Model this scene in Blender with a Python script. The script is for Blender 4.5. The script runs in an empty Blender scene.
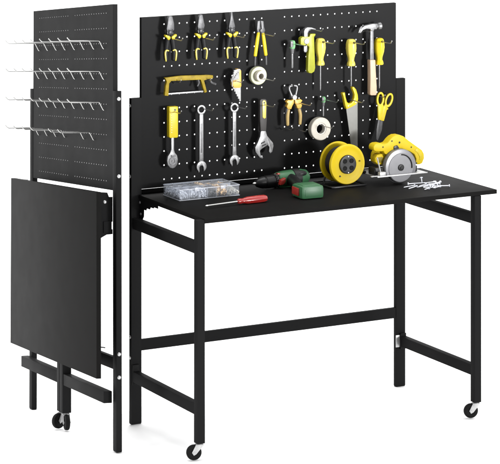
import bpy, bmesh, math, random
from mathutils import Vector, Matrix
random.seed(7)
sc = bpy.context.scene
COL = sc.collection
R = math.radians
CAMH = 2.5742                                   # camera height above the floor

# ------------------------------------------------------------------ frames
OPEN = Matrix.Translation((-.4427, 9.4195, 0)) @ Matrix.Rotation(.4923, 4, 'Z')
FK = 1.055                                      # the folded bench stands a little farther off
FOLD = (Matrix.Translation((-.849*FK, 9.702*FK, CAMH-2.588*FK)) @ Matrix.Scale(FK, 4) @ Matrix.Rotation(R(-7.41), 4, 'X')
        @ Matrix.Rotation(R(-.46), 4, 'Y') @ Matrix.Rotation(R(-70.78), 4, 'Z'))

# ------------------------------------------------------------------ materials
def mat(name, col, rough=.5, metal=0., spec=.5, bump=0., bscale=300, var=0., vscale=40, rvar=0., sub=0, coat=0):
    m = bpy.data.materials.new(name); m.use_nodes = True
    n = m.node_tree.nodes; l = m.node_tree.links; p = n['Principled BSDF']
    p.inputs['Base Color'].default_value = (*col, 1)
    p.inputs['Roughness'].default_value = rough
    p.inputs['Metallic'].default_value = metal
    p.inputs['Specular IOR Level'].default_value = spec
    if coat: p.inputs['Coat Weight'].default_value = coat; p.inputs['Coat Roughness'].default_value = .15
    tc = n.new('ShaderNodeTexCoord')
    if var or rvar:
        t = n.new('ShaderNodeTexNoise'); t.inputs['Scale'].default_value = vscale; t.inputs['Detail'].default_value = 5
        l.new(tc.outputs['Object'], t.inputs['Vector'])
        if var:
            r = n.new('ShaderNodeMapRange'); r.inputs[1].default_value = .3; r.inputs[2].default_value = .7
            r.inputs[3].default_value = 1-var; r.inputs[4].default_value = 1+var
            l.new(t.outputs['Fac'], r.inputs[0])
            mx = n.new('ShaderNodeVectorMath'); mx.operation = 'SCALE'; mx.inputs[0].default_value = col
            l.new(r.outputs[0], mx.inputs['Scale']); l.new(mx.outputs[0], p.inputs['Base Color'])
        if rvar:
            r = n.new('ShaderNodeMapRange'); r.inputs[1].default_value = .3; r.inputs[2].default_value = .7
            r.inputs[3].default_value = max(.02, rough-rvar); r.inputs[4].default_value = min(1, rough+rvar)
            l.new(t.outputs['Fac'], r.inputs[0]); l.new(r.outputs[0], p.inputs['Roughness'])
    if bump:
        t = n.new('ShaderNodeTexNoise'); t.inputs['Scale'].default_value = bscale; t.inputs['Detail'].default_value = 3
        l.new(tc.outputs['Object'], t.inputs['Vector'])
        b = n.new('ShaderNodeBump'); b.inputs['Strength'].default_value = bump; b.inputs['Distance'].default_value = .001
        l.new(t.outputs['Fac'], b.inputs['Height']); l.new(b.outputs[0], p.inputs['Normal'])
    return m
BLACK = mat('black_powder_coat', (.0115, .0115, .0117), .5, spec=.010, bump=.2, bscale=900, rvar=.03, vscale=9)
MATTE = mat('darkened_table_black', (.0022, .0022, .0022), 1, spec=0)  # tabletop black darkened in colour to hold back the bright glancing reflection
TOP = mat('black_laminate', (.0078, .0076, .0074), .45, spec=.007, bump=.12, bscale=500, var=.06, vscale=14, rvar=.02)
RUB = mat('black_rubber', (.004, .004, .004), .65, spec=.12, bump=.2, bscale=400)
PLB = mat('black_plastic', (.0065, .0065, .007), .38, spec=.3)
GREY = mat('dark_grey_plastic', (.0095, .0095, .010), .45, spec=.25)
GRIP = mat('dark_grip', (.028, .026, .025), .55, spec=.3)
YEL = mat('yellow_plastic', (.43, .325, .008), .38, spec=.2, var=.05, vscale=60)
YEP = mat('pale_yellow_plastic', (.43, .355, .055), .35, spec=.4, var=.05, vscale=60)
YEG = mat('lime_yellow_paint', (.20, .205, .012), .38, spec=.2, var=.08, vscale=50)
YED = mat('deep_yellow_plastic', (.44, .32, .006), .45, spec=.14, bump=.1)
GOLD = mat('worn_yellow_paint', (.185, .130, .006), .5, metal=.0, spec=.12, var=.25, vscale=50)
ORG = mat('orange_yellow_plastic', (.42, .245, .03), .42, spec=.4)
BEI = mat('beige_rubber', (.27, .19, .065), .5, spec=.3)
STEEL = mat('brushed_steel', (.135, .135, .137), .42, metal=.75, bump=.15, bscale=350, var=.15, vscale=80, rvar=.08)
STEELD = mat('dull_steel', (.095, .095, .098), .5, metal=.6, var=.2, vscale=90)
JAW = mat('blackened_jaw_steel', (.034, .034, .036), .45, metal=.45, bump=.2, bscale=250, var=.3, vscale=70)
GRIPB = mat('black_grip', (.0045, .0045, .005), .55, spec=.15, bump=.3, bscale=600)
DARKST = mat('dark_steel', (.022, .022, .023), .45, metal=.5, var=.2, vscale=120)
WIRE = mat('zinc_wire', (.48, .48, .47), .3, metal=.95)
ZINC = mat('zinc_plate', (.42, .42, .42), .38, metal=.6, var=.1, vscale=90)
WOOD = mat('pale_wood', (.38, .265, .18), .5, spec=.3, var=.08, vscale=30)
RED = mat('red_plastic', (.27, .014, .012), .22, spec=.6, coat=.4)
REDM = mat('matt_red_plastic', (.25, .018, .012), .4)
GREEN = mat('green_plastic', (.022, .090, .036), .42, spec=.4, bump=.1)
GREEN2 = mat('pale_green_plastic', (.10, .26, .11), .4)
CREAM = mat('cream_tape', (.36, .37, .25), .5, spec=.3, var=.03)
WHT = mat('off_white_tape', (.40, .375, .32), .5, spec=.3, var=.04)
WINN = mat('white_card', (.50, .48, .43), .6)
SAWB = mat('saw_blade_steel', (.15, .15, .14), .6, metal=.15, var=.05)
SAWG = mat('light_grey_guard', (.14, .14, .148), .35, metal=.35, var=.05)
CABLE = mat('dark_brown_cable', (.008, .006, .005), .5, spec=.2)
SCRW = mat('bright_screws', (.70, .72, .78), .4, metal=.1)
TAN = mat('tan_dowels', (.75, .56, .36), .6, spec=.3)
FLOOR = mat('white_floor', (.93, .93, .93), .8, spec=.1, bump=.02, bscale=30)
def clear(name, fac, col):
    m = bpy.data.materials.new(name); m.use_nodes = True; n = m.node_tree.nodes; l = m.node_tree.links
    p = n['Principled BSDF']; p.inputs['Base Color'].default_value = (*col, 1); p.inputs['Roughness'].default_value = .25
    t = n.new('ShaderNodeBsdfTransparent'); t.inputs[0].default_value = (.95, .96, .97, 1)
    x = n.new('ShaderNodeMixShader')
    x.inputs[0].default_value = fac
    l.new(t.outputs[0], x.inputs[1]); l.new(p.outputs[0], x.inputs[2]); l.new(x.outputs[0], n['Material Output'].inputs[0])
    return m
CLEAR = clear('clear_plastic', .13, (.55, .57, .62))
CLEAR2 = clear('frosted_plastic', .55, (.62, .64, .70))

# ------------------------------------------------------------------ mesh builder
class G:
    def __init__(s): s.bm = bmesh.new()
    def _add(s, b, bevel=0, seg=2, ang=.5):
        bmesh.ops.recalc_face_normals(b, faces=b.faces)
        if bevel:
            e = [x for x in b.edges if len(x.link_faces) == 2 and x.calc_face_angle(0) > ang]
            bmesh.ops.bevel(b, geom=e, offset=bevel, segments=seg, affect='EDGES', profile=.6, clamp_overlap=True)
        me = bpy.data.meshes.new('t'); b.to_mesh(me); b.free(); s.bm.from_mesh(me); bpy.data.meshes.remove(me)
        return s
    def box(s, x0, x1, y0, y1, z0, z1, bevel=0, M=None):
        b = bmesh.new(); bmesh.ops.create_cube(b, size=1)
        for v in b.verts: v.co = Vector(((x0+x1)/2+v.co.x*(x1-x0), (y0+y1)/2+v.co.y*(y1-y0), (z0+z1)/2+v.co.z*(z1-z0)))
        if M: bmesh.ops.transform(b, matrix=M, verts=b.verts)
        return s._add(b, bevel)
    def poly(s, pts, y0, y1, bevel=0, k=.001, holes=(), plane='xz', M=None):
        """outline in mm in the x-z plane (or y-z) pulled from y0 to y1"""
        b = bmesh.new()
        def P(p, y):
            return (p[0]*k, y, p[1]*k) if plane == 'xz' else (y, p[0]*k, p[1]*k)
        if not holes:
            f = b.faces.new([b.verts.new(P(p, y0)) for p in pts])
        else:                                   # one ring hole, same vertex count
            o = [b.verts.new(P(p, y0)) for p in pts]; h = [b.verts.new(P(p, y0)) for p in holes]
            n = len(o)
            for i in range(n): b.faces.new((o[i], o[(i+1) % n], h[(i+1) % n], h[i]))
        g = bmesh.ops.extrude_face_region(b, geom=b.faces[:])
        d = Vector((0, y1-y0, 0)) if plane == 'xz' else Vector((y1-y0, 0, 0))
        bmesh.ops.translate(b, vec=d, verts=[v for v in g['geom'] if isinstance(v, bmesh.types.BMVert)])
        if M: bmesh.ops.transform(b, matrix=M, verts=b.verts)
        return s._add(b, bevel)
    def tube(s, pts, r, n=10, flat=None, cap=True):
        """swept tube; flat = factor of the radius across local y (for paths in the x-z plane)"""
        pts = [Vector(p) for p in pts]; N = len(pts)
        rs = r if isinstance(r, (list, tuple)) else [r]*N
        b = bmesh.new(); rings = []
        up = Vector((0, 1, 0)); prev = None
        for i, p in enumerate(pts):
            t = (pts[min(i+1, N-1)]-pts[max(i-1, 0)]).normalized()
            if flat is not None: bn = up; nn = t.cross(bn).normalized()
            else:
                if prev is None:
                    a = Vector((0, 0, 1)) if abs(t.z) < .9 else Vector((1, 0, 0))
                    nn = t.cross(a).normalized()
                else: nn = (prev-t*prev.dot(t)).normalized()
                bn = t.cross(nn)
            prev = nn
            fl = 1 if flat is None else flat
            rings.append([b.verts.new(p+nn*(rs[i]*math.cos(2*math.pi*k/n))+bn*(rs[i]*fl*math.sin(2*math.pi*k/n))) for k in range(n)])
        for i in range(N-1):
            for k in range(n): b.faces.new((rings[i][k], rings[i][(k+1) % n], rings[i+1][(k+1) % n], rings[i+1][k]))
        if cap: b.faces.new(rings[0]); b.faces.new(rings[-1])
        return s._add(b)
    def smooth_tube(s, pts, r, n=12, flat=1., sub=4):
        """same, through Catmull-Rom interpolation, with rounded ends"""
        P = [Vector(p) for p in pts]; rs = list(r) if isinstance(r, (list, tuple)) else [r]*len(P)
        P = [P[0]]+P+[P[-1]]; Q = [rs[0]]+rs+[rs[-1]]; op = []; orr = []
        for i in range(1, len(P)-2):
            for j in range(sub):
                t = j/sub
                def cr(a, b_, c, d): return .5*((2*b_)+(c-a)*t+(2*a-5*b_+4*c-d)*t*t+(3*b_-a-3*c+d)*t**3)
                op.append(cr(P[i-1], P[i], P[i+1], P[i+2])); orr.append(max(.0003, cr(Q[i-1], Q[i], Q[i+1], Q[i+2])))
        op.append(P[-1]); orr.append(rs[-1])
        t0 = (op[0]-op[1]).normalized(); t1 = (op[-1]-op[-2]).normalized(); a, c = orr[0], orr[-1]
        pre = [op[0]+t0*a*.6, op[0]+t0*a*.45, op[0]+t0*a*.2]; prer = [a*.25, a*.65, a*.92]
        suf = [op[-1]+t1*c*.2, op[-1]+t1*c*.45, op[-1]+t1*c*.6]; sufr = [c*.92, c*.65, c*.25]
        return s.tube(pre+op+suf, prer+orr+sufr, n, flat)
    def lathe(s, o, d, prof, n=32, cap=True, flutes=0, fl=.0):
        """profile [(along, radius)] round axis d from o"""
        o = Vector(o); d = Vector(d).normalized()
        a = Vector((0, 0, 1)) if abs(d.z) < .9 else Vector((1, 0, 0))
        u = d.cross(a).normalized(); w = d.cross(u); b = bmesh.new(); rings = []
        for t, r in prof:
            ring = []
            for k in range(n):
                th = 2*math.pi*k/n; rr = r*(1+fl*math.cos(flutes*th)) if flutes else r
                ring.append(b.verts.new(o+d*t+u*rr*math.cos(th)+w*rr*math.sin(th)))
            rings.append(ring)
        for i in range(len(prof)-1):
            for k in range(n): b.faces.new((rings[i][k], rings[i][(k+1) % n], rings[i+1][(k+1) % n], rings[i+1][k]))
        if cap: b.faces.new(rings[0]); b.faces.new(rings[-1])
        return s._add(b)
    def ring(s, o, d, r0, r1, w, n=40, rnd=.001):
        """closed ring: outer radius r1, inner r0, width w along d"""
        prof = [(rnd, r0), (0, r0+rnd), (0, r1-rnd), (rnd, r1), (w-rnd, r1), (w, r1-rnd), (w, r0+rnd), (w-rnd, r0), (rnd, r0)]
        g = G(); g.lathe(o, d, prof, n, cap=False); b = g.bm
        bmesh.ops.remove_doubles(b, verts=b.verts, dist=1e-6)
        return s._add(b)
    def ball(s, c, r, n=16):
        b = bmesh.new(); bmesh.ops.create_uvsphere(b, u_segments=n, v_segments=n//2+2, radius=1)
        r = r if isinstance(r, (tuple, list)) else (r, r, r)
        for v in b.verts: v.co = Vector((c[0]+v.co.x*r[0], c[1]+v.co.y*r[1], c[2]+v.co.z*r[2]))
        return s._add(b)
    def grow(s, M): bmesh.ops.transform(s.bm, matrix=M, verts=s.bm.verts); return s

def link(name, g, m, parent=None, org=(0, 0, 0), world=None, ang=35):
    bmesh.ops.translate(g.bm, vec=-Vector(org), verts=g.bm.verts)
    me = bpy.data.meshes.new(name); g.bm.to_mesh(me); g.bm.free()
    me.polygons.foreach_set('use_smooth', [True]*len(me.polygons)); me.set_sharp_from_angle(angle=R(ang))
    me.materials.append(m)
    o = bpy.data.objects.new(name, me); COL.objects.link(o)
    if parent: o.parent = parent
    if world is not None: o.matrix_world = world
    return o
class Thing:
    """a thing whose parts are drawn in the frame M (a bench's own frame); its Empty stands at org"""
    def __init__(s, name, label, cat, org, M=OPEN, group=None):
        s.org = Vector(org); s.e = bpy.data.objects.new(name, None); COL.objects.link(s.e)
        s.e.empty_display_size = .05; s.e.matrix_world = M @ Matrix.Translation(s.org)
        s.e['label'] = label; s.e['category'] = cat
        if group: s.e['group'] = group
    def part(s, name, g, m, parent=None, ang=35, label=None):
        o = link(name, g, m, parent or s.e, s.org, ang=ang)
        if label: o['label'] = label
        return o
def single(name, label, cat, org, g, m, M=OPEN, group=None, ang=35):
    o = link(name, g, m, None, org, M @ Matrix.Translation(Vector(org)), ang)
    o['label'] = label; o['category'] = cat
    if group: o['group'] = group
    return o

# ------------------------------------------------------------------ the benches
W, ZT, ZN, PW, PD, D = 1.2, 1.5176, 1.2179, .0425, .02, .5439
ZB, LW = .8765, .030
HX = [.1369+.03213*i for i in range(14)]+[.6546+.03195*i for i in range(14)]
HZ = [.9055+.05298*i for i in range(12)]
def pegboard():
    b = bmesh.new(); r = .0028; cache = {}
    def V(x, z):
        k = (round(x, 5), round(z, 5))
        if k not in cache: cache[k] = b.verts.new((x, .0015, z))
        return cache[k]
    def seg(c, h, lo, hi):
        out = [lo]
        for i, x in enumerate(c):
            out.append(x-h); 
            if i == len(c)-1 or c[i+1]-x > 2.2*h: out.append(x+h)
        out.append(hi); res = [out[0]]
        for x in out[1:]:
            if x-res[-1] > 1e-4: res.append(x)
        return res
    xs = seg(HX, .0160, PW, W-PW); zs = seg(HZ, .02649, ZB, ZT)
    def near(v, a): 
        i = min(range(len(a)), key=lambda i: abs(a[i]-v)); return a[i]
    for i in range(len(xs)-1):
        for j in range(len(zs)-1):
            x0, x1, z0, z1 = xs[i], xs[i+1], zs[j], zs[j+1]
            hx, hz = near((x0+x1)/2, HX), near((z0+z1)/2, HZ)
            if x0 < hx < x1 and z0 < hz < z1 and x1-x0 < .04 and z1-z0 > .03:
                c = {45: V(x1, z1), 135: V(x0, z1), 225: V(x0, z0), 315: V(x1, z0)}
                h = {a: V(hx+r*math.cos(R(a)), hz+r*math.sin(R(a))) for a in range(15, 375, 30)}
                for a in (45, 135, 225, 315):
                    q = [c[a], c[(a+90) if a < 315 else 45]]+[h[(a+k-15) % 360+15] for k in (90, 60, 30, 0)]
                    b.faces.new(q)
            else: b.faces.new((V(x0, z0), V(x1, z0), V(x1, z1), V(x0, z1)))
    bmesh.ops.recalc_face_normals(b, faces=b.faces)
    g = bmesh.ops.extrude_face_region(b, geom=b.faces[:])
    bmesh.ops.translate(b, vec=(0, .0011, 0), verts=[v for v in g['geom'] if isinstance(v, bmesh.types.BMVert)])
    bmesh.ops.recalc_face_normals(b, faces=b.faces)
    G_ = G(); me = bpy.data.meshes.new('t'); b.to_mesh(me); b.free(); G_.bm.from_mesh(me)
    y0, y1 = .0029, .0185
    G_.box(PW, PW+.0012, y0, y1, ZB, ZT)
    G_.box(W-PW-.0012, W-PW, y0, y1, ZB, ZT)
    G_.box(PW+.0013, W-PW-.0013, y0, y1-.0005, ZT-.0012, ZT)
    G_.box(PW+.0013, W-PW-.0013, y0, .010, ZB, ZB+.0012)
    return G_
def bolt(t, parent, c, d, r=.0065):
    g = G(); g.lathe(c, d, [(0, r), (.0012, r), (.0028, r*.75), (.0034, r*.35)], 14)
    t.part('bolt', g, ZINC, parent)
def bracket(t, x, s, parent=None):
    """stepped steel hinge plate in the y-z plane"""
    g = G(); g.poly([(10, 840), (-154, 840), (-154, 829), (-122, 829), (-116, 824), (-92, 824), (-86, 815), (-60, 815), (-54, 806), (-36, 806), (-34, 780), (-24, 768), (10, 760)][::s], x, x+.0025, plane='yz', bevel=.0005)
    return t.part('hinge_bracket', g, BLACK, parent)
def caster(t, x, y, ztop, ang, frame):
    """swivel caster below a leg; ang turns the rolling direction about z"""
    M = Matrix.Translation((x, y, 0)) @ Matrix.Rotation(ang, 4, 'Z')
    zc = ztop-.0325; r = .0275; off = -.020
    g = G()
    g.lathe((0, 0, ztop-.006), (0, 0, 1), [(0, .014), (.003, .015), (.0055, .012)], 20)
    for s in (-1, 1):
        g.poly([(-14, ztop*1000-4), (14, ztop*1000-4), (8, ztop*1000-12), (off*1000+8, zc*1000-4), (off*1000-1, zc*1000-9), (off*1000-8, zc*1000+1)], s*.0115-.0009, s*.0115+.0009, bevel=.0006)
    g.box(-.014, .014, -.0125, .0125, ztop-.0075, ztop-.0055, .0006)
    g.lathe((off, -.0145, zc), (0, 1, 0), [(0, .004), (.029, .004)], 12)
    g.grow(M); f = t.part('caster_fork', g, ZINC, frame)
    g = G(); w = .009
    g.lathe((off, -w, zc), (0, 1, 0), [(.001, .004), (.001, .012), (.0, .015), (0, r-.005), (.002, r-.0015), (.006, r), (2*w-.006, r), (2*w-.002, r-.0015), (2*w, r-.005), (2*w, .015), (2*w-.001, .012), (2*w-.001, .004)], 36)
    g.grow(M); return t.part('caster_wheel', g, RUB, frame)
def common(t):
    posts = []
    for x in (0, W-PW):
        g = G(); g.box(x, x+PW, 0, PD, .003, ZN, .0012); p = t.part('post', g, BLACK); posts.append(p)
        g = G(); g.box(x+.001, x+PW-.001, .001, PD-.001, 0, .006, .001); t.part('foot_cap', g, RUB, p)
    t.part('pegboard', pegboard(), BLACK)
    g = G(); g.box(PW, W-PW, .002, .018, .2723, .3132, .001); t.part('stretcher', g, BLACK)
    for p, x, d in ((posts[0], 0, (-1, 0, 0)), (posts[1], W, (1, 0, 0))):
        for z in (1.19, .926, .3265, .2490): bolt(t, p, (x, .0102, z), d)
    return posts

def open_bench():
    t = Thing('workbench', 'open black steel workbench with flat table and tool-covered pegboard', 'workbench', (0, 0, 0), OPEN, 'black folding workbenches')
    posts = common(t)
    g = G(); g.box(.028, 1.269, -.546, -.0025, .8415, .8575, .0015)
    t.part('tabletop', g, TOP)
    g = G(); g.box(.0455, 1.1545, -.0024, .074, .8416, .8615, 0); t.part('darkened_table_strip', g, MATTE)  # rear strip of the tabletop, coloured darker so it reflects no white
    for x, ang in ((0, 0.0), (W-LW, 0.0)):
        g = G(); g.box(x, x+LW, -D, -D+LW, .062, .8405 if x else .8535, .0025); leg = t.part('leg', g, BLACK)
        caster(t, x+LW/2, -D+LW/2, .062, -.4923+R(8), leg)
        for z0 in (.161, .7324):
            g = G(); g.box(x+.002, x+LW-.002, -D+LW, -.006, z0, z0+.040, .002); t.part('side_rail', g, BLACK)
    for x, s in ((.034, 1), (W-.036, 1)):
        b = bracket(t, x, s)
        if x < .1:
            bolt(t, b, (x, .000-.004, .8285), (-1, 0, 0), .0055); bolt(t, b, (x, -.012, .786), (-1, 0, 0), .0055)
    g = G(); g.box(W-PW-.003, W-PW+.0165, -.0045, -.0012, .158, .2055, .0008); g.box(W-PW+.0165, W-PW+.020, -.006, -.0012, .160, .2035, .0008)
    t.part('latch_plate', g, ZINC)
    g = G(); g.box(.002, .028, -.010, -.0005, .150, .225, .001); t.part('hinge_gap_shade', g, RUB)  # dark block standing in for the shade in the hinge gap
    g = G(); g.box(W-.028, W-.002, -.010, -.0005, .150, .212, .001); t.part('hinge_gap_shade', g, RUB)
    return t
def folded_bench():
    t = Thing('workbench', 'folded black steel workbench with hanging table panel and empty wire hooks', 'workbench', (0, 0, 0), FOLD, 'black folding workbenches')
    common(t)
    g = G(); g.box(.060, 1.270, -.090, -.0735, .257, .878, .0012); t.part('tabletop', g, TOP)
    y0, y1 = -.036, -.004
    for x0, x1, lx, a in ((.010, .549, .550, R(116)), (.633, 1.165, .592, R(176))):
        for z0 in (.161, .7324):
            g = G(); g.box(x0, x1, y0+.001, y1-.001, z0, z0+.040, .002); t.part('side_rail', g, BLACK)
        g = G(); g.box(lx+.0005, lx+.0405, y0-.001, y1, .062, .8405, .0025); leg = t.part('leg', g, BLACK)
        caster(t, lx+.020, (y0+y1)/2, .062, a, leg)
    # hinge plates that carry the hanging panel
    for x in (.045, 1.158):
        g = G(); g.poly([(-1, 855), (-14, 855), (-20, 870), (-72, 874), (-73, 716), (-43, 716), (-22, 727), (-1, 728), (-1, 745), (-6, 745), (-6, 770), (-1, 770)], x, x+.0028, plane='yz', bevel=.0005)
        b = t.part('hinge_bracket', g, BLACK)
        bolt(t, b, (x+.0028, -.0290, .838), (1, 0, 0), .0060)
    g = G(); g.tube([(1.04, -.020, .337), (1.128, -.020, .343)], .0022, 10); t.part('stop_pin', g, STEELD)
    return t
OB = open_bench(); FB = folded_bench()

# ------------------------------------------------------------------ hooks
def hook_mesh(x, z, L=.122, y=0, dx=0, dn=.028):
    g = G()
    g.tube([(x, 0.0012, z-dn), (x, -.002, z-dn+.002), (x, -.0145, z-.002), (x, -.0175, z), (x+dx*.5, -L*.6, z), (x+dx, -L+.004, z), (x+dx, -L-.001, z+.0015), (x+dx, -L-.010, z+.0105)], .0019, 8)
    g.lathe((x+dx, -L-.010, z+.0105), (0, -.7, .7), [(0, .0017), (.0008, .0019), (.0016, .0012)], 8)
    return g
ordn = ['nearest', 'second', 'third', 'fourth', 'fifth', 'sixth', 'seventh', 'farthest']
rown = ['top', 'second', 'third', 'lowest']
LHX = [.136, .266, .395, .523, .655, .786, .916, 1.043]
for r_, z in enumerate((1.3915, 1.2850, 1.1775, 1.0700)):
    idx = list(range(8)) if r_ < 3 else [0, 1, 2, 3, 5, 6]
    n = len(idx)
    words = ['first', 'second', 'third', 'fourth', 'fifth', 'sixth', 'seventh', 'last']
    for k, i in enumerate(idx):
        w = words[k] if k < n-1 else 'last'
        single('wire_hook', f'{w} from the left in the {rown[r_]} row of empty wire hooks', 'hook',
               (LHX[i], 0, z), hook_mesh(LHX[i], z), WIRE, FOLD, 'wire hooks on the folded bench')
def hook(x, z, what, L=.118, dx=0):
    single('wire_hook', (f'wire hook holding {what}' if 'empty' not in what else what), 'hook', (x, 0, z), hook_mesh(x, z, L, dx=dx, dn=.009), WIRE, OPEN, 'wire hooks holding tools')

Y = -.035
# ------------------------------------------------------------------ pliers
def pliers(x, zt, kind, label, jaw, hk):
    t = Thing('pliers', label, 'pliers', (x, Y, zt), OPEN, 'yellow and black pliers')
    zt *= 1000; X = x*1000
    g = G()
    if kind == 'blunt':
        g.poly([(X-9.6, zt-8), (X-6.4, zt-1), (X+1.1, zt), (X+8.6, zt-3), (X+15.0, zt-28), (X+16.1, zt-52), (X+8.6, zt-60), (X-12.9, zt-60), (X-16.1, zt-48)], Y-.006, Y+.005, bevel=.002)
    elif kind == 'comb':
        g.poly([(X-3.2, zt-2), (X+1.1, zt), (X+6.4, zt-2), (X+10.7, zt-22), (X+15.0, zt-42), (X+10.7, zt-58), (X-10.7, zt-60), (X-15.0, zt-44), (X-11.8, zt-22), (X-8.6, zt-6)], Y-.006, Y+.005, bevel=.002)
    else:
        g.poly([(X-4.3, zt), (X+1.1, zt), (X+5.4, zt-25), (X+12.9, zt-55), (X+10.7, zt-66), (X-11.8, zt-66), (X-13.9, zt-54), (X-7.5, zt-25)], Y-.006, Y+.005, bevel=.002)
    t.part('jaw', g, JAW)
    q = zt-64 if kind != 'long' else zt-70
    g = G(); g.lathe((x-.001, Y-.009, (q+2)*.001), (0, 1, 0), [(0, .007), (.001, .0085), (.016, .0085)], 18)
    g.poly([(X-15, q+6), (X+13, q+2), (X+11, q-18), (X+2, q-24), (X-9, q-22)], Y-.005, Y+.006, bevel=.002); t.part('joint', g, DARKST)
    g = G()
    for s_ in (-1, 1): g.box((X+s_*7.5-2.2)*.001, (X+s_*7.5+2.2)*.001, Y-.0062, Y-.0045, (q+8)*.001, (q+13)*.001, .0005)
    t.part('cutter_notch', g, GRIPB)
    for s in (-1, 1):
        g = G()
        pts = [(X+s*5, q-6), (X+s*10, q-26), (X+s*15, q-56), (X+s*17, q-82), (X+s*15, q-101)]
        g.smooth_tube([(a*.001, Y, b*.001) for a, b in pts], [.0085, .0102, .0096, .0098, .0082], 14, .85)
        h = t.part('handle', g, GRIPB)
        g = G(); g.poly([(X+s*2, q-14), (X+s*9, q-10), (X+s*23, q-5), (X+s*24, q-12), (X+s*17, q-17), (X+s*14, q-24), (X+s*8, q-26), (X+s*4, q-22)], Y-.0115, Y+.004, bevel=.002)
        t.part('thumb_guard', g, YEL, h)
        g = G(); pts = [(X+s*9, q-66), (X+s*18, q-64), (X+s*23, q-72), (X+s*22, q-90), (X+s*20, q-104)]
        g.smooth_tube([(a*.001, Y-.0075, b*.001) for a, b in pts], [.0024, .0032, .0034, .0034, .0028], 10, 1.2)
        t.part('grip_inlay', g, YEP, h)
    hook(hk[0], hk[1], label.replace('yellow and black ', 'the '), L=.110)
pliers(.143, 1.523, 'blunt', 'yellow and black pliers with broad blunt jaws', 0, (.154, 1.436))
pliers(.272, 1.5215, 'comb', 'yellow and black pliers with short tapering combination jaws', 0, (.288, 1.431))
pliers(.404, 1.524, 'long', 'yellow and black pliers with long thin needle jaws', 0, (.416, 1.433))

# wire stripper
t = Thing('wire_stripper', 'slim wire strippers with two long straight yellow handles', 'wire stripper', (.529, Y, 1.483))
g = G(); g.poly([(516, 1483), (528, 1484), (527, 1462), (532, 1446), (524, 1436), (516, 1438), (513, 1452)], Y-.002, Y+.003, bevel=.0008)
g.poly([(529, 1484), (540, 1482), (542, 1460), (547, 1446), (542, 1437), (530, 1436), (532, 1450)], Y-.005, Y-.002, bevel=.0008)
g.lathe((.530, Y-.007, 1.447), (0, 1, 0), [(0, .005), (.001, .006), (.012, .006)], 16)
t.part('jaw', g, JAW)
for s, x0, x1 in ((-1, 520, 506), (1, 539, 552)):
    g = G(); g.smooth_tube([(x0*.001, Y, 1.437), ((x0*.6+x1*.4)*.001, Y, 1.405), (x1*.001, Y, 1.352)], [.0058, .0072, .0068], 12, .8); h = t.part('handle', g, YEL)
    g = G(); g.smooth_tube([(x1*.001, Y, 1.347), ((x1+s)*.001, Y, 1.330), ((x1+s*1.5)*.001, Y, 1.314)], [.0058, .0056, .005], 12, .8); t.part('handle_tip', g, DARKST, h)
hook(.541, 1.433, 'the yellow wire strippers')

# screwdrivers on the board
def screwdriver(x, zt, zb, label, m, hk):
    t = Thing('screwdriver', label, 'screwdriver', (x, Y, zt), OPEN, 'yellow-handled screwdrivers')
    g = G()
    g.lathe((x, Y, zt), (0, 0, -1), [(0, .008), (.002, .013), (.006, .0165), (.020, .0195), (.036, .0205), (.055, .0180), (.074, .0125), (.084, .0115), (.092, .0150), (.100, .0165), (.104, .0150), (.105, .006)], 36, flutes=6, fl=.035)
    h = t.part('handle', g, m)
    g = G(); g.ring((x+.003, Y-.0215, zt-.013), (0, 1, 0), .003, .0045, .004, 18, .0006); t.part('hang_hole', g, PLB, h)
    g = G(); g.lathe((x, Y, zt-.105), (0, 0, -1), [(-.004, .0033), (zt-.105-zb-.01, .0033), (zt-.105-zb, .0018)], 14); t.part('shaft', g, STEEL)
    hook(hk, zt-.011-.002, label)
screwdriver(.792, 1.402, 1.200, 'yellow screwdriver hanging right beside the pipe wrench', YEP, .803)
screwdriver(.930, 1.391, 1.207, 'yellow screwdriver hanging between the other screwdriver and the hammer', YEP, .938)
screwdriver(1.058, 1.388, 1.191, 'brighter yellow screwdriver hanging right of the hammer', YEL, 1.059)

# small green offset drivers
def stubby(x, zt, label, k=1.):
    t = Thing('mini_driver', label, 'mini screwdriver', (x, Y, zt), OPEN, 'small green drivers')
    g = G(); g.lathe((x, Y, zt), (0, 0, -1), [(0, .004*k), (.002, .009*k), (.010*k, .0115*k), (.024*k, .0105*k), (.032*k, .008*k), (.034*k, .004)], 24, flutes=8, fl=.05); t.part('handle', g, GREEN2)
    g = G(); g.box(x-.013*k, x-.002*k, Y-.012*k, Y+.008*k, zt-.024*k, zt-.002, .0025); g.lathe((x-.001, Y, zt-.030*k), (0, 0, -1), [(0, .009*k), (.010*k, .0075*k), (.018*k, .006*k), (.020*k, .004)], 20); t.part('collar', g, STEELD)
    g = G(); g.lathe((x-.001, Y, zt-.048*k), (0, 0, -1), [(0, .0048*k), (.050*k, .0048*k), (.054*k, .003)], 14); t.part('shaft', g, STEEL)
    hook(x+.012, zt-.014, label)
stubby(.668, 1.401, 'small green-capped driver hanging left of the pipe wrench', 1.05)
stubby(.806, 1.176, 'small green-capped driver hanging above the white tape roll', .75)

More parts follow.
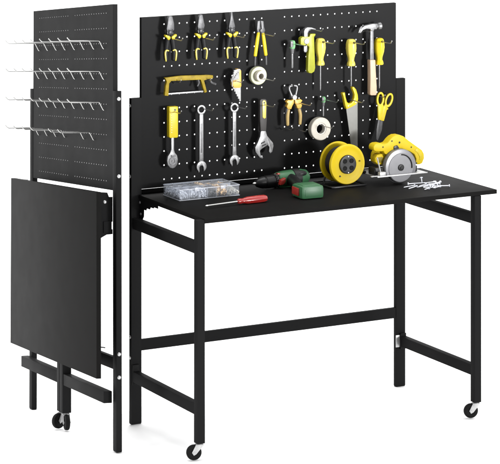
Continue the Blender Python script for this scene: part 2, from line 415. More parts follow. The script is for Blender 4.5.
# pipe wrench
t = Thing('pipe_wrench', 'lime yellow pipe wrench with steel hook jaw hanging on the board', 'pipe wrench', (.735, Y, 1.45))
g = G(); g.poly([(715, 1405), (715, 1434), (719, 1443), (730, 1448), (748, 1447), (768, 1440), (766, 1437), (748, 1438), (736, 1434), (732, 1426), (732, 1405)], Y-.010, Y+.006, bevel=.002)
g.poly([(716, 1382), (731, 1382), (731, 1358), (727, 1352), (719, 1352), (716, 1358)], Y-.007, Y+.003, bevel=.0015); t.part('hook_jaw', g, STEEL)
g = G(); g.poly([(742, 1423), (766, 1422), (765, 1416), (759, 1410), (761, 1360), (764, 1290), (760, 1276), (748, 1270), (736, 1272), (731, 1282), (733, 1340), (737, 1372), (731, 1378), (706, 1378), (699, 1385), (699, 1408), (708, 1414), (738, 1412)], Y-.011, Y+.009, bevel=.0035)
h = t.part('handle', g, YEG)
g = G(); g.lathe((.725, Y-.013, 1.395), (0, 1, 0), [(0, .010), (.001, .011), (.026, .011)], 24, flutes=16, fl=.04); t.part('adjusting_nut', g, STEEL)
hook(.748, 1.440, 'the pipe wrench', L=.122)

# hammer
t = Thing('claw_hammer', 'claw hammer with steel neck and pale wooden handle', 'hammer', (1.022, Y, 1.43))
g = G()
g.poly([(1042, 1446), (1042, 1424), (1030, 1424), (1028, 1418), (1016, 1418), (1012, 1426), (996, 1428), (980, 1424), (968, 1412), (964, 1414), (972, 1430), (986, 1440), (1004, 1443), (1020, 1446)], Y-.010, Y+.010, bevel=.003)
g.lathe((1.040, Y, 1.4350), (1, 0, 0), [(0, .0110), (.004, .0095), (.008, .0095), (.012, .0135), (.023, .0140), (.025, .0125)], 26)
g.smooth_tube([(.972, Y-.012, 1.436), (.962, Y-.016, 1.428), (.955, Y-.018, 1.416)], [.005, .004, .002], 8, .7)
t.part('head', g, STEEL)
g = G(); g.poly([(1015, 1424), (1029, 1424), (1031, 1300), (1013, 1300)], Y-.006, Y+.006, bevel=.002); t.part('neck', g, STEELD)
g = G(); g.poly([(1010, 1306), (1034, 1305), (1036, 1260), (1040, 1200), (1040, 1171), (1036, 1166), (1014, 1167), (1010, 1172), (1011, 1240)], Y-.012, Y+.012, bevel=.005); t.part('handle', g, WOOD)
hook(1.000, 1.4175, 'the claw hammer', L=.060)

# hacksaw
t = Thing('hacksaw', 'small worn yellow hacksaw hanging level on the board', 'hacksaw', (.14, Y, 1.29))
g = G(); g.poly([(119, 1293), (190, 1296), (300, 1292), (322, 1289), (322, 1278), (300, 1276), (284, 1272), (296, 1228), (286, 1225), (270, 1276), (146, 1279), (137, 1270), (134, 1224), (118, 1226), (122, 1262), (127, 1278)], Y-.007, Y+.006, bevel=.002); t.part('frame', g, GOLD)
g = G(); g.box(.128, .292, Y-.0015, Y+.0015, 1.2275, 1.2335, .0005); t.part('blade', g, STEEL)
g = G(); g.smooth_tube([(.262, Y, 1.276), (.265, Y, 1.264), (.259, Y, 1.252)], [.004, .0035, .003], 8, 1); t.part('tension_pin', g, STEELD); g = G(); g.smooth_tube([(.312, Y, 1.276), (.318, Y, 1.262), (.330, Y-.01, 1.256)], [.0045, .004, .0045], 8, 1); t.part('wing_nut', g, STEELD)
hook(.176, 1.272, 'the left end of the yellow hacksaw', L=.052); hook(.304, 1.270, 'the right end of the yellow hacksaw', L=.055)

# hex key set
t = Thing('hex_key_set', 'set of hex keys fanned in a yellow plastic holder', 'hex key set', (.42, Y, 1.30))
g = G(); g.poly([(404, 1264), (404, 1246), (410, 1236), (436, 1234), (442, 1240), (441, 1300), (434, 1307), (420, 1308), (432, 1290), (430, 1268)], Y-.010, Y+.008, bevel=.003); t.part('holder', g, ORG)
for k in range(7):
    xk = .4365-.0054*k; zb = 1.184+.0095*k; za = 1.303-.0055*k
    g = G(); r_ = .0037-.00025*k
    g.tube([(xk, Y-.006, zb), (xk, Y-.006, za-.006), (xk-.002, Y-.008, za), (xk-.007, Y-.0085, za+.001), (xk-.030+.0035*k, Y-.013-.001*k, za-.003-.001*k)], r_, 6); t.part('hex_key', g, ZINC)
hook(.4175, 1.262, 'the hex key set', L=.095)

# tape rolls
def roll(x, z, R1, R0, w, label, m, yb=-.004):
    t = Thing('tape_roll', label, 'tape roll', (x, yb, z), OPEN)
    g = G(); g.ring((x, yb-w, z), (0, 1, 0), R0+.004, R1, w, 56, .002); t.part('tape', g, m)
    g = G(); g.ring((x, yb-w+.0015, z), (0, 1, 0), R0, R0+.0038, w-.003, 40, .0006); t.part('core', g, WINN)
    return t
t = roll(.524, 1.2735, .0345, .0165, .020, 'pale greenish cream tape roll hanging in the second row', CREAM, -.012)
g = G(); g.ring((.524, -.052, 1.2735), (0, 1, 0), .0105, .0205, .046, 40, .0015); t.part('spool_hub', g, WHT)
hook(.540, 1.263, 'the pale cream tape roll')
roll(.793, 1.0515, .0440, .0185, .026, 'large off-white tape roll hanging beside the hand saw', WHT, -.014)
hook(.797, 1.064, 'the off-white tape roll')

# ratchet
t = Thing('ratchet_wrench', 'ratchet wrench with a thick yellow sleeve handle', 'ratchet', (.152, Y, 1.18))
g = G(); g.poly([(134, 1184), (171, 1183), (171, 1070), (168, 1066), (138, 1067), (134, 1071)], Y-.013, Y+.009, bevel=.004); h = t.part('handle', g, YEL)
for k in range(9):
    g = G(); g.box(.141, .147, Y-.0138, Y-.0125, 1.085+.009*k, 1.0895+.009*k, .0003); t.part('scale_mark', g, YEP, h)
g = G(); g.lathe((.158, Y-.0145, 1.171), (0, 1, 0), [(0, .0035), (.003, .0035)], 14); t.part('hang_hole', g, PLB, h)
g = G(); g.poly([(145, 1068), (158, 1068), (158, 1020), (161, 1010), (170, 1000), (174, 984), (172, 966), (162, 954), (152, 951), (141, 954), (131, 965), (128, 982), (131, 998), (140, 1010), (145, 1022)], Y-.007, Y+.006, bevel=.003); hd = t.part('head', g, STEEL)
g = G(); g.ring((.151, Y-.009, .979), (0, 1, 0), .008, .0155, .004, 30, .0006); g.lathe((.151, Y-.0088, .979), (0, 1, 0), [(0, .0045), (.003, .0055)], 10); g.box(.144, .162, Y-.010, Y-.006, .995, 1.002, .001, ); t.part('switch', g, STEELD, hd)
hook(.156, 1.1635, 'the yellow ratchet', L=.095)

# combination wrenches
def circ(cx, cz, r, n=24, a0=0): return [(cx+r*math.cos(2*math.pi*k/n+a0), cz+r*math.sin(2*math.pi*k/n+a0)) for k in range(n)]
def wrench(x, zt, zb, label, waist, group='combination wrenches'):
    X = x*1000
    t = Thing('combination_wrench', label, 'wrench', (x, Y, zt*.001), OPEN, group)
    g = G(); g.poly(circ(X, zt-18, 18, 32), Y-.005, Y+.005, bevel=.0012, holes=circ(X, zt-18, 10.5, 32))
    g.poly([(X-8, zt-33), (X+8, zt-33), (X+waist+1.5, (zt+zb)/2+50), (X+waist+1.5, (zt+zb)/2-40), (X+9, zb+42), (X-9, zb+42), (X-waist-1.5, (zt+zb)/2-40), (X-waist-1.5, (zt+zb)/2+50)], Y-.0042, Y+.0042, bevel=.0018)
    c = zb+22; pts = []
    for a in range(-48, 229, 12):
        pts.append((X+21*math.cos(R(a)), c+21*math.sin(R(a))+1))
    pts += [(X-12, zb-0), (X-8, zb+6), (X-9, zb+20), (X-4, zb+27), (X+4, zb+27), (X+8, zb+20), (X+9, zb+4)]
    g.poly(pts, Y-.0055, Y+.0055, bevel=.0014)
    t.part('wrench_body', g, STEEL)
    g = G(); g.poly([(X-3.2, zt-70), (X+3.2, zt-70), (X+3.4, zb+75), (X-3.4, zb+75)], Y-.0047, Y-.0041, bevel=.0002); t.part('shank_panel', g, STEELD)
    hook(x+.004, (zt-13)*.001, label)
wrench(.274, 1180, 925, 'steel combination wrench hanging right of the yellow ratchet', 7)
wrench(.415, 1178, 937, 'steel combination wrench hanging below the hex keys', 6)

# adjustable wrench
t = Thing('adjustable_wrench', 'adjustable wrench with wide open jaws and grey handle with yellow inlay', 'adjustable wrench', (.537, Y, 1.185))
g = G(); g.poly([(522, 1180), (527, 1186), (547, 1185), (553, 1178), (553, 1110), (550, 1062), (525, 1062), (522, 1110)], Y-.009, Y+.007, bevel=.004); h = t.part('handle', g, GRIP)
g = G(); g.poly([(532, 1176), (537, 1181), (545, 1179), (549, 1170), (547, 1113), (540, 1110), (533, 1116)], Y-.0105, Y-.0085, bevel=.0008); inl = t.part('handle_inlay', g, YEP, h)
g = G(); g.lathe((.5395, Y-.0112, 1.171), (0, 1, 0), [(0, .0035), (.003, .0035)], 12); t.part('hang_hole', g, PLB, inl)
g = G(); g.poly([(527, 1064), (549, 1063), (555, 1044), (580, 1015), (583, 1003), (577, 980), (568, 974), (562, 982), (564, 1000), (556, 1007), (530, 994), (524, 988), (526, 972), (538, 962), (534, 957), (522, 962), (504, 985), (502, 1003), (514, 1022), (524, 1044)], Y-.007, Y+.007, bevel=.0025); hd = t.part('jaw', g, STEEL)
g = G()
for k in range(2): g.tube([(.528+.004*k, Y-.0075, 1.016-.010*k), (.544+.004*k, Y-.0075, 1.022-.010*k)], .0022, 8)
t.part('adjusting_screw', g, DARKST, hd)
hook(.543, 1.163, 'the adjustable wrench', L=.112)

# orange pliers
t = Thing('end_cutters', 'orange-yellow handled cutters with open hollow steel jaws', 'pliers', (.672, Y, 1.225))
g = G()
for s in (-1, 1):
    g.smooth_tube([((673+s*5)*.001, Y, 1.181), ((672+s*11)*.001, Y, 1.196), ((671+s*17)*.001, Y, 1.214), ((671+s*15)*.001, Y, 1.224), ((671+s*4)*.001, Y, 1.2265)], [.0075, .005, .0045, .0045, .004], 10, 1.1)
g.lathe((.674, Y-.010, 1.182), (0, 1, 0), [(0, .009), (.002, .011), (.018, .011)], 20); t.part('jaw', g, STEEL)
for s in (-1, 1):
    X = 672
    g = G(); g.smooth_tube([((X+s*8)*.001, Y, 1.160), ((X+s*26)*.001, Y, 1.144), ((X+s*30)*.001, Y, 1.115), ((X+s*28)*.001, Y, 1.078)], [.007, .0085, .0085, .0075], 12, .9); h = t.part('handle', g, DARKST)
    g = G(); g.poly([(X+s*2, 1178), (X+s*12, 1172), (X+s*26, 1175), (X+s*36, 1168), (X+s*28, 1160), (X+s*34, 1150), (X+s*30, 1140), (X+s*14, 1138), (X+s*8, 1152), (X+s*2, 1160)], Y-.011, Y+.006, bevel=.003); t.part('thumb_guard', g, ORG, h)
    g = G(); g.smooth_tube([((X+s*23)*.001, Y-.005, 1.136), ((X+s*28)*.001, Y-.006, 1.112), ((X+s*27)*.001, Y-.005, 1.078)], [.0062, .0070, .006], 12, .8); t.part('grip_inlay', g, BEI, h)
hook(.700, 1.158, 'the right guard of the orange cutters'); hook(.690, 1.056, 'empty wire hook just below the orange cutters, nearer the white tape roll', L=.10); hook(.641, 1.063, 'empty wire hook just below the left handle of the orange cutters', L=.075)

# hand saw
t = Thing('hand_saw', 'hand saw with open yellow handle hanging blade down', 'hand saw', (.93, Y, 1.16))
g = G(); g.poly([(907, 1126), (928, 1131), (944, 1139), (955, 1148), (959, 1146), (959, 935), (936, 937)], Y-.0012, Y+.0012, bevel=.0003); t.part('blade', g, SAWB)
g = G(); g.poly([(886, 1184), (898, 1187), (901, 1169), (907, 1150), (915, 1142), (927, 1143), (935, 1151), (940, 1163), (941, 1175), (937, 1187), (931, 1200), (933, 1206), (939, 1205), (949, 1194), (956, 1174), (958, 1156), (954, 1142), (945, 1134), (928, 1127), (905, 1120), (899, 1137), (894, 1160), (890, 1175)], Y-.0085, Y+.0085, bevel=.0032)
h = t.part('handle', g, YEL)
g = G()
for a_, c_ in ((.9125, 1.133), (.946, 1.145)): g.lathe((a_, Y-.0098, c_), (0, 1, 0), [(0, .0022), (.0015, .0030)], 12)
t.part('handle_screw', g, ZINC, h)
hook(.932, 1.153, 'the hand saw')

# scissors
t = Thing('scissors', 'large yellow-handled scissors hanging blades down at the right', 'scissors', (1.08, Y, 1.17))
def oval(c, rx, rz, tilt, n=28):
    out = []
    for k in range(n):
        a_ = 2*math.pi*k/n; u_, v_ = rx*math.cos(a_), rz*math.sin(a_)
        out.append((c[0]+u_*math.cos(tilt)+v_*math.sin(tilt), c[1]-u_*math.sin(tilt)+v_*math.cos(tilt)))
    return out
for s_, c_, ti, stem, bl, dy in ((-1, (1060, 1148), R(4), [(1048, 1128), (1058, 1122), (1071, 1130), (1075, 1118), (1062, 1066), (1049, 1069)], [(1051, 1070), (1063, 1066), (1060, 1030), (1046, 988), (1042, 994), (1043, 1030)], -.004),
                                 (1, (1102, 1141), R(22), [(1084, 1130), (1088, 1118), (1100, 1108), (1091, 1103), (1078, 1061), (1064, 1064), (1076, 1116)], [(1062, 1067), (1076, 1062), (1070, 1025), (1052, 986), (1048, 990), (1056, 1030)], .001)):
    g = G(); g.poly(oval(c_, 17.5, 29, ti), Y+dy-.004, Y+dy+.004, bevel=.0022, holes=oval((c_[0], c_[1]+1), 9.5, 20, ti))
    g.poly(stem, Y+dy-.0047, Y+dy+.0047, bevel=.0025); h = t.part('handle', g, YEL)
    g = G(); g.poly(bl, Y+dy-.001, Y+dy+.001, bevel=.0004); t.part('blade', g, DARKST)
hook(1.062, 1.158, 'the yellow scissors', L=.062)

# ------------------------------------------------------------------ on the table
ZTB = .8577
# screw organiser
t = Thing('organizer_box', 'clear plastic organizer box of screws lying on the table', 'organizer box', (.23, -.12, ZTB))
x0, x1, y0, y1, h = .106, .353, -.192, -.058, .041
g = G(); g.box(x0, x1, y0, y1, ZTB, ZTB+.0016, .0004)
g.box(x0, x1, y0, y0+.0014, ZTB+.0018, ZTB+h); g.box(x0, x1, y1-.0014, y1, ZTB+.0018, ZTB+h)
g.box(x0, x0+.0014, y0+.0016, y1-.0016, ZTB+.0018, ZTB+h); g.box(x1-.0014, x1, y0+.0016, y1-.0016, ZTB+.0018, ZTB+h)
tr = t.part('tray', g, CLEAR)
g = G()
for zz, hh in ((ZTB+h-.003, .0026), (ZTB+.0002, .002)):
    g.box(x0-.0012, x1+.0012, y0-.0022, y0-.0003, zz, zz+hh, .0005); g.box(x0-.0012, x1+.0012, y1+.0003, y1+.0022, zz, zz+hh, .0005)
    g.box(x0-.0024, x0-.0006, y0-.0022, y1+.0022, zz+.0001, zz+hh-.0001, .0005); g.box(x1+.0006, x1+.0024, y0-.0022, y1+.0022, zz+.0001, zz+hh-.0001, .0005)
t.part('rim', g, CLEAR2, tr)
XD = [x0+(x1-x0)*q for q in (.0, .16, .32, .47, .62, .80, 1)]; YM = (y0+y1)/2
g = G()
for xx in XD[1:-1]: g.box(xx-.0008, xx+.0008, y0+.0016, y1-.0016, ZTB+.0018, ZTB+h-.003)
g.box(x0+.0016, x1-.0016, YM-.0008, YM+.0008, ZTB+.0018, ZTB+h-.003)
t.part('divider', g, CLEAR2)
g = G(); g.box(x0-.001, x1+.001, y0-.001, y1+.001, ZTB+h+.0004, ZTB+h+.0016, .0005); ld = t.part('lid', g, CLEAR)
for k in (.28, .72):
    xx = x0+(x1-x0)*k; g = G(); g.box(xx-.010, xx+.010, y0-.0050, y0-.0026, ZTB+h-.010, ZTB+h+.002, .0008); t.part('latch', g, CLEAR2, ld)
def heap(name, cells, n, L, r, hgt, m, label, cat):
    g = G(); b = bmesh.new()
    for (i, j) in cells:
        xa, xb = XD[i]+.004, XD[i+1]-.004; ya, yb = ((y0+.004, YM-.003) if j == 0 else (YM+.003, y1-.004)); hh = hgt*random.uniform(.75, 1)
        for _ in range(n):
            u_, v_ = random.random(), random.random()
            top = hh*(1-.35*abs(2*u_-1)**2)
            c = Vector((xa+(xb-xa)*u_, ya+(yb-ya)*v_, ZTB+.004+random.random()**.5*(top-.004)))
            d = Vector((random.uniform(-1, 1), random.uniform(-1, 1), random.uniform(-.5, .5))).normalized()*L*random.uniform(.6, 1)
            a = d.normalized().orthogonal().normalized(); e = d.normalized().cross(a); rr = r*random.uniform(.7, 1.3)
            q = [[b.verts.new(c+d*(t_-.5)+a*rr*k_*math.cos(w_*math.pi/2.5)+e*rr*k_*math.sin(w_*math.pi/2.5)) for w_ in range(5)] for t_, k_ in ((0, .5), (.82, .9), (.84, 2.0), (1, 1.8))]
            for u in range(3):
                for w_ in range(5): b.faces.new((q[u][w_], q[u][(w_+1) % 5], q[u+1][(w_+1) % 5], q[u+1][w_]))
            b.faces.new(q[3])
    me = bpy.data.meshes.new('t'); b.to_mesh(me); b.free(); g.bm.from_mesh(me)
    o = single(name, label, cat, (XD[cells[0][0]], YM, ZTB), g, m); o['kind'] = 'stuff'
heap('small_screws', [(0, 0), (1, 0), (0, 1), (2, 0), (1, 1)], 460, .010, .0016, .037, SCRW, 'whitish small screws filling the left compartments of the organizer box', 'screws')
heap('large_screws', [(3, 0), (2, 1)], 260, .016, .0018, .034, STEEL, 'greyer larger screws in the middle of the organizer box', 'screws')
heap('wooden_dowels', [(4, 0), (3, 1), (4, 1), (5, 1)], 300, .013, .0028, .037, TAN, 'tan dowels and plugs in the right part of the organizer box', 'dowels')
heap('plastic_plugs', [(5, 0)], 200, .012, .0028, .034, WINN, 'off-white plugs in the rightmost compartments of the organizer box', 'plugs')

# red screwdriver
t = Thing('screwdriver', 'translucent red-handled screwdriver lying on the table front', 'screwdriver', (.32, -.358, ZTB))
a = Vector((.1194, -.3727, ZTB+.0105)); b_ = Vector((.258, -.3600, ZTB+.0125)); d = (Vector((.3835, -.3550, ZTB+.0135))-b_)
g = G(); g.lathe(b_, d, [(0, .006), (.002, .0085), (.010, .0098), (.018, .0085), (.026, .0095), (.040, .0125), (.090, .0132), (.112, .0125), (.122, .0095), (.126, .004)], 42, flutes=7, fl=.05); t.part('handle', g, RED)
g = G(); g.lathe(a, (b_-a), [(0, .0012), (.006, .0036), (.010, .0030), ((b_-a).length+.01, .0030)], 14); t.part('shaft', g, WIRE)

# cordless drill lying on its side
t = Thing('cordless_drill', 'green cordless drill lying on its side on the table', 'cordless drill', (.59, -.14, ZTB))
def L2(s): return Vector((.4455+s*.262, -.128+s*.030, 0))
g = G(); ax = (L2(1)-L2(0)).normalized(); o0 = Vector((.4455, -.128, ZTB+.0255))
g.lathe(o0, ax, [(0, .002), (.004, .0045), (.012, .0055), (.014, .0050), (.022, .0062)], 16); t.part('bit', g, WIRE)
g = G(); g.lathe(o0+ax*.014, ax, [(0, .0095), (.004, .0145), (.020, .0205), (.034, .0228), (.036, .0215), (.040, .0215), (.042, .0238), (.078, .0245), (.080, .023)], 40, flutes=20, fl=.012); t.part('chuck', g, PLB)
g = G(); g.lathe(o0+ax*.094+Vector((0, 0, .001)), ax, [(0, .022), (.001, .0255), (.014, .0262), (.015, .024)], 48, flutes=24, fl=.03); col_ = t.part('torque_collar', g, GREY)
g = G()
for k in range(12):
    th = k*math.pi/6; u = Vector((0, 0, 1)); w = ax.cross(u)
    g.ball(tuple(o0+ax*.1025+Vector((0, 0, .001))+(u*math.cos(th)+w*math.sin(th))*.0262), .0014, 8)
t.part('dial_mark', g, WHT, col_)
g = G(); g.lathe(o0+ax*.1095+Vector((0, 0, .003)), ax, [(0, .025), (.004, .0285), (.030, .0315), (.075, .0325), (.110, .0315), (.135, .027), (.145, .018), (.147, .008)], 40); bd = t.part('body', g, GREEN)
g = G(); g.lathe(o0+ax*.178+Vector((0, -.002, .0035)), ax, [(0, .031), (.002, .0335), (.030, .0333), (.032, .031)], 40)
g.ball(tuple(o0+ax*.20+Vector((.012, -.016, .020))), (.026, .016, .012)); t.part('rear_band', g, GREY, bd)
g = G(); hp = [tuple(o0+ax*.165+Vector((0, -.012, .002))), (.600, -.180, ZTB+.026), (.578, -.240, ZTB+.025), (.562, -.300, ZTB+.025)]
g.smooth_tube(hp, [.024, .021, .019, .023], 18, None); t.part('grip', g, PLB)
g = G(); g.poly([(-2, 0), (14, 2), (22, 12), (22, 26), (2, 18)], -.010, .010, bevel=.003, M=Matrix.Translation((.548, -.152, ZTB+.016))); t.part('trigger', g, REDM)
g = G(); g.box(.545, .556, -.142, -.130, ZTB+.053, ZTB+.058, .001); t.part('direction_switch', g, REDM)
B_ = Matrix.Translation((.555, -.348, 0)) @ Matrix.Rotation(R(-4), 4, 'Z')
g = G(); g.box(-.042, .050, -.046, .046, ZTB+.001, ZTB+.049, .012, M=B_); bt = t.part('battery', g, GREEN)
g = G(); g.box(-.047, -.0415, -.024, .032, ZTB+.012, ZTB+.040, .0025, M=B_); t.part('battery_latch', g, REDM, bt)
g = G(); g.box(-.028, .038, -.0470, -.0455, ZTB+.0125, ZTB+.0375, .0006, M=B_); g.box(-.030, .040, -.030, .032, ZTB+.0488, ZTB+.0505, .0008, M=B_); t.part('battery_ridge', g, GREEN, bt)

# cable reel
cx, cz = .7955, ZTB+.0865
t = Thing('cable_reel', 'yellow extension cable reel with black sockets standing on the table', 'cable reel', (cx, -.2, ZTB))
def disc(y, th, name):
    g = G(); g.lathe((cx, y, cz), (0, 1, 0), [(th*.35, .034), (th*.30, .050), (th*.15, .064), (0, .0685), (0, .0735), (th*.4, .0765), (th*.8, .0765), (th, .0745), (th, .034)], 72)
    return t.part('side_disc', g, YED)
fd = disc(-.240, .012, 0); disc(-.166, .010, 1)
g = G(); prof = [(0, .032)]
for k in range(9): prof += [(.0002+k*.0068, .056), (.0034+k*.0068, .0595), (.0066+k*.0068, .056)]
g.lathe((cx, -.2277, cz), (0, 1, 0), prof+[(.0615, .032)], 56); t.part('wound_cable', g, CABLE)
g = G(); g.lathe((cx, -.2435, cz), (0, 1, 0), [(.001, .020), (0, .032), (.001, .0355), (.008, .0362)], 44); hb = t.part('socket_panel', g, GREY)
for sx in (-1, 1):
    for sz in (-1, 1):
        g = G(); g.ring((cx+sx*.0145, -.2450, cz+sz*.0135), (0, 1, 0), .0062, .0088, .003, 22, .0005); g.lathe((cx+sx*.0145, -.2440, cz+sz*.0135), (0, 1, 0), [(0, .0060), (.001, .0060)], 18); t.part('socket', g, RUB, hb)
g = G()
for sz in (-1, 1): g.lathe((cx, -.2450, cz+sz*.0305), (0, 1, 0), [(0, .0022), (.002, .0028)], 12)
t.part('panel_screw', g, ZINC, hb)
for a_ in (232, 10):
    g = G(); g.lathe((cx+.054*math.cos(R(a_)), -.2410, cz+.054*math.sin(R(a_))), (0, 1, 0), [(0, .0028), (.004, .0032)], 14); t.part('disc_hole', g, PLB if a_ > 100 else GOLD, fd)
g = G(); zr = ZTB+.0045
g.tube([(cx-.004, -.246, zr), (cx-.060, -.248, zr), (cx-.072, -.244, zr), (cx-.076, -.232, zr), (cx-.076, -.110, zr), (cx-.070, -.102, zr), (cx+.070, -.102, zr), (cx+.080, -.110, zr), (cx+.082, -.225, zr), (cx+.078, -.242, zr), (cx+.066, -.248, zr), (cx-.004, -.246, zr)], .0042, 10)
g.tube([(cx-.055, -.151, zr), (cx-.050, -.152, cz-.05), (cx-.02, -.150, cz), (cx+.02, -.150, cz), (cx+.050, -.152, cz-.05), (cx+.055, -.151, zr)], .0042, 10)
t.part('stand', g, PLB)

# circular saw
t = Thing('circular_saw', 'yellow circular saw with round grey blade guard on the table', 'circular saw', (1.01, -.22, ZTB))
gx, gz = 1.0118, .9215; YG = -.255
g = G(); g.lathe((gx, YG-.004, gz-.004), (0, 1, 0), [(0, .010), (0, .056), (.0012, .059), (.0024, .056), (.0024, .010)], 60)
t.part('blade', g, STEELD)
g = G()
up = []
for k in range(0, 41):
    a_ = R(-28+k*236/40); up.append((gx*1000+69*math.cos(a_), gz*1000+69*math.sin(a_)))
g.poly(up, YG-.017, YG+.008, bevel=.004); gd = t.part('upper_guard', g, SAWG)
g = G(); g.lathe((gx, YG-.0185, gz-.002), (0, 1, 0), [(0, .040), (0, .054), (.002, .0565), (.006, .0565)], 60); t.part('lower_guard', g, SAWG)
arc = [(gx+.048*math.cos(R(a_)), YG-.0205, gz+.048*math.sin(R(a_))) for a_ in range(-8, 92, 8)]
g = G(); g.tube(arc, .0024, 8, None); t.part('guard_slot', g, GREY, gd)
g = G(); g.lathe((gx-.001, YG-.023, gz-.001), (0, 1, 0), [(0, .010), (.001, .0125), (.006, .0125)], 28, ); g.lathe((gx-.001, YG-.026, gz-.001), (0, 1, 0), [(0, .0055), (.004, .006)], 6); t.part('blade_bolt', g, GREY)
g = G(); g.box(.895, 1.118, -.292, -.268, .8945, .8965, .0006); g.box(.895, 1.118, -.232, -.150, .8945, .8965, .0006); g.box(.895, .945, -.2679, -.2321, .8945, .8965, .0006); g.box(1.080, 1.118, -.2679, -.2321, .8945, .8965, .0006)
g.box(.895, 1.118, -.2945, -.2922, .8935, .8978, .0006); g.box(.895, 1.118, -.1498, -.147, .8945, .901, .0006)
t.part('base_plate', g, ZINC)
HP = [(904, 993), (903, 1003), (908, 1012), (918, 1016), (934, 1016), (952, 1011), (966, 1014), (978, 1027), (990, 1036), (1003, 1041), (1020, 1041), (1038, 1034), (1060, 1017), (1096, 992), (1121, 975), (1130, 960), (1131, 942), (1122, 924), (1110, 920), (1099, 921), (1093, 929), (1095, 943), (1086, 962), (1064, 975), (1030, 988), (1004, 990), (979, 980), (963, 969), (953, 974), (948, 984), (934, 984), (918, 986), (909, 988)]
g = G(); g.poly(HP, -.250, -.212, bevel=.0085); hn = t.part('handle', g, YED, ang=50)
g = G()
for a_, c_ in ((.985, 1.020), (1.072, .990), (1.112, .950), (.945, 1.000)): g.lathe((a_, -.2512, c_), (0, 1, 0), [(0, .0016), (.0008, .0030), (.002, .0032)], 12)
t.part('housing_screw', g, GREY, hn)
g = G(); g.poly([(1098, 984), (1119, 968), (1125, 950), (1118, 936), (1108, 938), (1110, 950), (1100, 966), (1088, 976)], -.2513, -.2495, bevel=.0006); t.part('grip_pad', g, YEL, hn)
g = G(); g.lathe((.978, -.235, .952), (0, 1, 0), [(0, .026), (.003, .032), (.050, .032), (.052, .029), (.058, .029), (.060, .032), (.082, .030), (.088, .02)], 40)
g.poly([(922, 972), (944, 975), (952, 962), (946, 935), (930, 930), (914, 944), (914, 960)], -.245, -.205, bevel=.006); mh = t.part('motor_housing', g, YED)
g = G()
for k in range(5): g.box(.925+.0045*k, .927+.0045*k, -.2462, -.2448, .940, .962, .0003)
t.part('air_vent', g, PLB, mh)

g = G(); g.ball((1.019, -.2495, 1.012), (.0042, .003, .0042)); g.poly([(993, 1000), (1008, 1003), (1016, 992), (1006, 984), (992, 988)], -.2535, -.210, bevel=.002); t.part('trigger', g, PLB, hn)
g = G(); g.box(1.050, 1.092, -.262, -.232, .8970, .9200, .003); g.smooth_tube([(1.046, -.266, .922), (1.060, -.268, .927), (1.078, -.268, .930), (1.086, -.268, .931)], [.004, .004, .003, .0025], 10, .8); t.part('depth_lever', g, PLB)
g = G(); g.tube([(.898, -.285, .968), (.912, -.285, .915), (.916, -.285, .898)], .0028, 8); g.box(.908, .934, -.290, -.272, .897, .912, .002); g.box(.872, .915, -.286, -.276, .8966, .8985, .0004); t.part('rip_guide', g, ZINC)
g = G(); g.tube([(.895, -.20, .9), (.890, -.17, .905), (.885, -.14, .90)], .006, 10); g.box(.900, .935, -.262, -.215, .897, .925, .004); t.part('angle_bracket', g, GREY)

# nails
def nail(x, y, ang, L, lab, z=.0042, tilt=0, head=.0042, m=SCRW):
    M = Matrix.Translation((x, y, ZTB+z)) @ Matrix.Rotation(ang, 4, 'Z') @ Matrix.Rotation(-tilt, 4, 'Y')
    g = G(); g.lathe((0, 0, 0), (1, 0, 0), [(0, .0003), (.005, .0016), (L-.002, .0019), (L-.0018, head), (L, head), (L+.001, head*.6)], 12); g.grow(M)
    single('nail', lab, 'nail', (x, y, ZTB), g, m, group='nails and screws scattered on the table')
nail(1.078, -.392, R(-22), .066, 'nail lying farthest right with its flat head to the right', z=.005, head=.0052)
nail(1.074, -.325, R(75), .022, 'short nail standing up on the scattered nails', tilt=R(60), z=.006, head=.0060)
nail(1.085, -.335, R(172), .075, 'long nail lying at the back with its head to the left', z=.008, head=.0055)
nail(.970, -.360, R(14), .060, 'screw lying farthest left with its tip to the left', z=.004)
nail(.9720, -.392, R(28), .062, 'screw lying just in front of the leftmost screw', z=.004)
sp = [(1.000, -.425, 30), (1.018, -.388, 12), (1.030, -.420, 62), (1.040, -.380, -20), (1.052, -.395, 48), (1.062, -.372, 8), (1.072, -.408, 70), (1.045, -.350, -12), (1.020, -.355, 22), (1.066, -.345, -30), (1.030, -.440, 15), (1.078, -.375, 30), (1.000, -.372, -5), (1.010, -.400, -35)]
for i, (x, y, a_) in enumerate(sp):
    nail(x+.014, y-.012, R(a_), random.uniform(.036, .052), 'small silvery screw in the middle of the scattered nails', z=.0042+.0028*(i % 4), tilt=R(random.uniform(-1, 7)), head=.0046)

# ------------------------------------------------------------------ floor: white studio sheet, swelling gently under the folded bench
FI = FOLD.inverted(); nrm = (FOLD.to_3x3() @ Vector((0, 0, 1))); T0 = FOLD.translation
def sstep(t): t = max(0, min(1, t)); return t*t*(3-2*t)
def fh(x, y):
    p = FI @ Vector((x, y, T0.z)); lx, ly = p.x, p.y
    cx_ = min(max(lx, -.10), 1.25); cy_ = min(max(ly, -.25), .05)
    q = FOLD @ Vector((cx_, cy_, 0)); plane = q.z
    dx = max(0, lx-1.25)/2.5 if lx > 1.25 else max(0, -.10-lx)/1.0
    dy = max(0, ly-.04)/(.13+1.2*sstep((.75-lx)/.6)) if ly > 0 else max(0, -.25-ly)/2.0
    return plane*sstep(1-math.hypot(dx, dy))
def axis(a, b, fa, fb, fine, coarse):
    out = []; v = a
    while v < b:
        out.append(v)
        if fa <= v < fb: v += fine
        else:
            dd = (fa-v) if v < fa else (v-fb); v2 = v+max(fine*1.5, min(coarse, dd*.25))
            v = fa if v < fa < v2 else v2
    return out+[b]
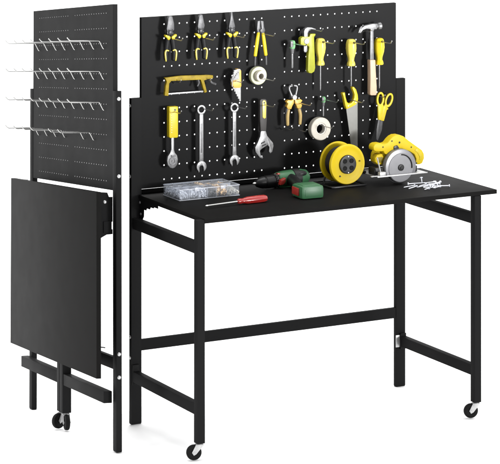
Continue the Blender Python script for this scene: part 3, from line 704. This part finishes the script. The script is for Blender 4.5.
xs = axis(-14, 14, -1.6, .2, .03, 1.0); ys = axis(-3, 34, 7.6, 10.2, .03, 1.2)
bm = bmesh.new(); gv = [[bm.verts.new((x, y, fh(x, y)-.0006)) for x in xs] for y in ys]
for j in range(len(ys)-1):
    for i in range(len(xs)-1): bm.faces.new((gv[j][i], gv[j][i+1], gv[j+1][i+1], gv[j+1][i]))
me = bpy.data.meshes.new('floor'); bm.to_mesh(me); bm.free(); me.polygons.foreach_set('use_smooth', [True]*len(me.polygons))
me.materials.append(FLOOR); fl = bpy.data.objects.new('floor', me); COL.objects.link(fl); fl['kind'] = 'structure'

# ------------------------------------------------------------------ light
w = bpy.data.worlds.new('World'); sc.world = w; w.use_nodes = True
n = w.node_tree.nodes; l = w.node_tree.links; bg = n['Background']
tc = n.new('ShaderNodeTexCoord'); dt = n.new('ShaderNodeVectorMath'); dt.operation = 'DOT_PRODUCT'
dt.inputs[1].default_value = Vector((.10, .80, .60)).normalized()
l.new(tc.outputs['Generated'], dt.inputs[0])
mr = n.new('ShaderNodeMapRange'); mr.interpolation_type = 'SMOOTHSTEP'
mr.inputs[1].default_value = -.35; mr.inputs[2].default_value = .45; mr.inputs[3].default_value = .46; mr.inputs[4].default_value = 1.95
l.new(dt.outputs['Value'], mr.inputs[0]); l.new(mr.outputs[0], bg.inputs['Strength']); bg.inputs['Color'].default_value = (1, 1, 1, 1)
def sun(name, az, el, s, ang):
    d = bpy.data.lights.new(name, 'SUN'); d.energy = s; d.angle = R(ang); o = bpy.data.objects.new(name, d); COL.objects.link(o)
    v = Vector((math.cos(R(az))*math.cos(R(el)), math.sin(R(az))*math.cos(R(el)), math.sin(R(el))))
    o.rotation_euler = v.to_track_quat('Z', 'Y').to_euler()
sun('key_lamp', -43, 5, 1.8, 11)
sd = bpy.data.lights.new('added_board_spot', 'SPOT'); sd.energy = 4300; sd.spot_size = R(26); sd.spot_blend = 1; sd.shadow_soft_size = .5  # added spot, aimed high so the pegboard darkens towards the table
so = bpy.data.objects.new('added_board_spot', sd); COL.objects.link(so)
aim = Vector((.10, 9.70, 2.10)); dv = Vector((math.cos(R(-43)), math.sin(R(-43)), 0))
so.location = Vector((.10, 9.70, 1.55))+dv*6; so.rotation_euler = (so.location-aim).to_track_quat('Z', 'Y').to_euler()
sun('added_floor_fill', 100, 80, 2.9, 50)  # overhead fill added to keep the floor white
sun('side_lamp', 212, 8, 1.5, 20)

# ------------------------------------------------------------------ camera
cd = bpy.data.cameras.new('camera'); cam = bpy.data.objects.new('camera', cd); COL.objects.link(cam)
cam.location = (0, 0, CAMH); cam.rotation_euler = (R(90), 0, 0)
cd.sensor_width = 36; cd.lens = 36*2524/500; cd.shift_y = -(232+264.78)/500
cd.clip_start = .1; cd.clip_end = 100
sc.camera = cam
sc.view_settings.view_transform = 'Standard'; sc.view_settings.look = 'None'; sc.view_settings.exposure = 0; sc.view_settings.gamma = 1
sc.cycles.max_bounces = 8; sc.cycles.transparent_max_bounces = 16
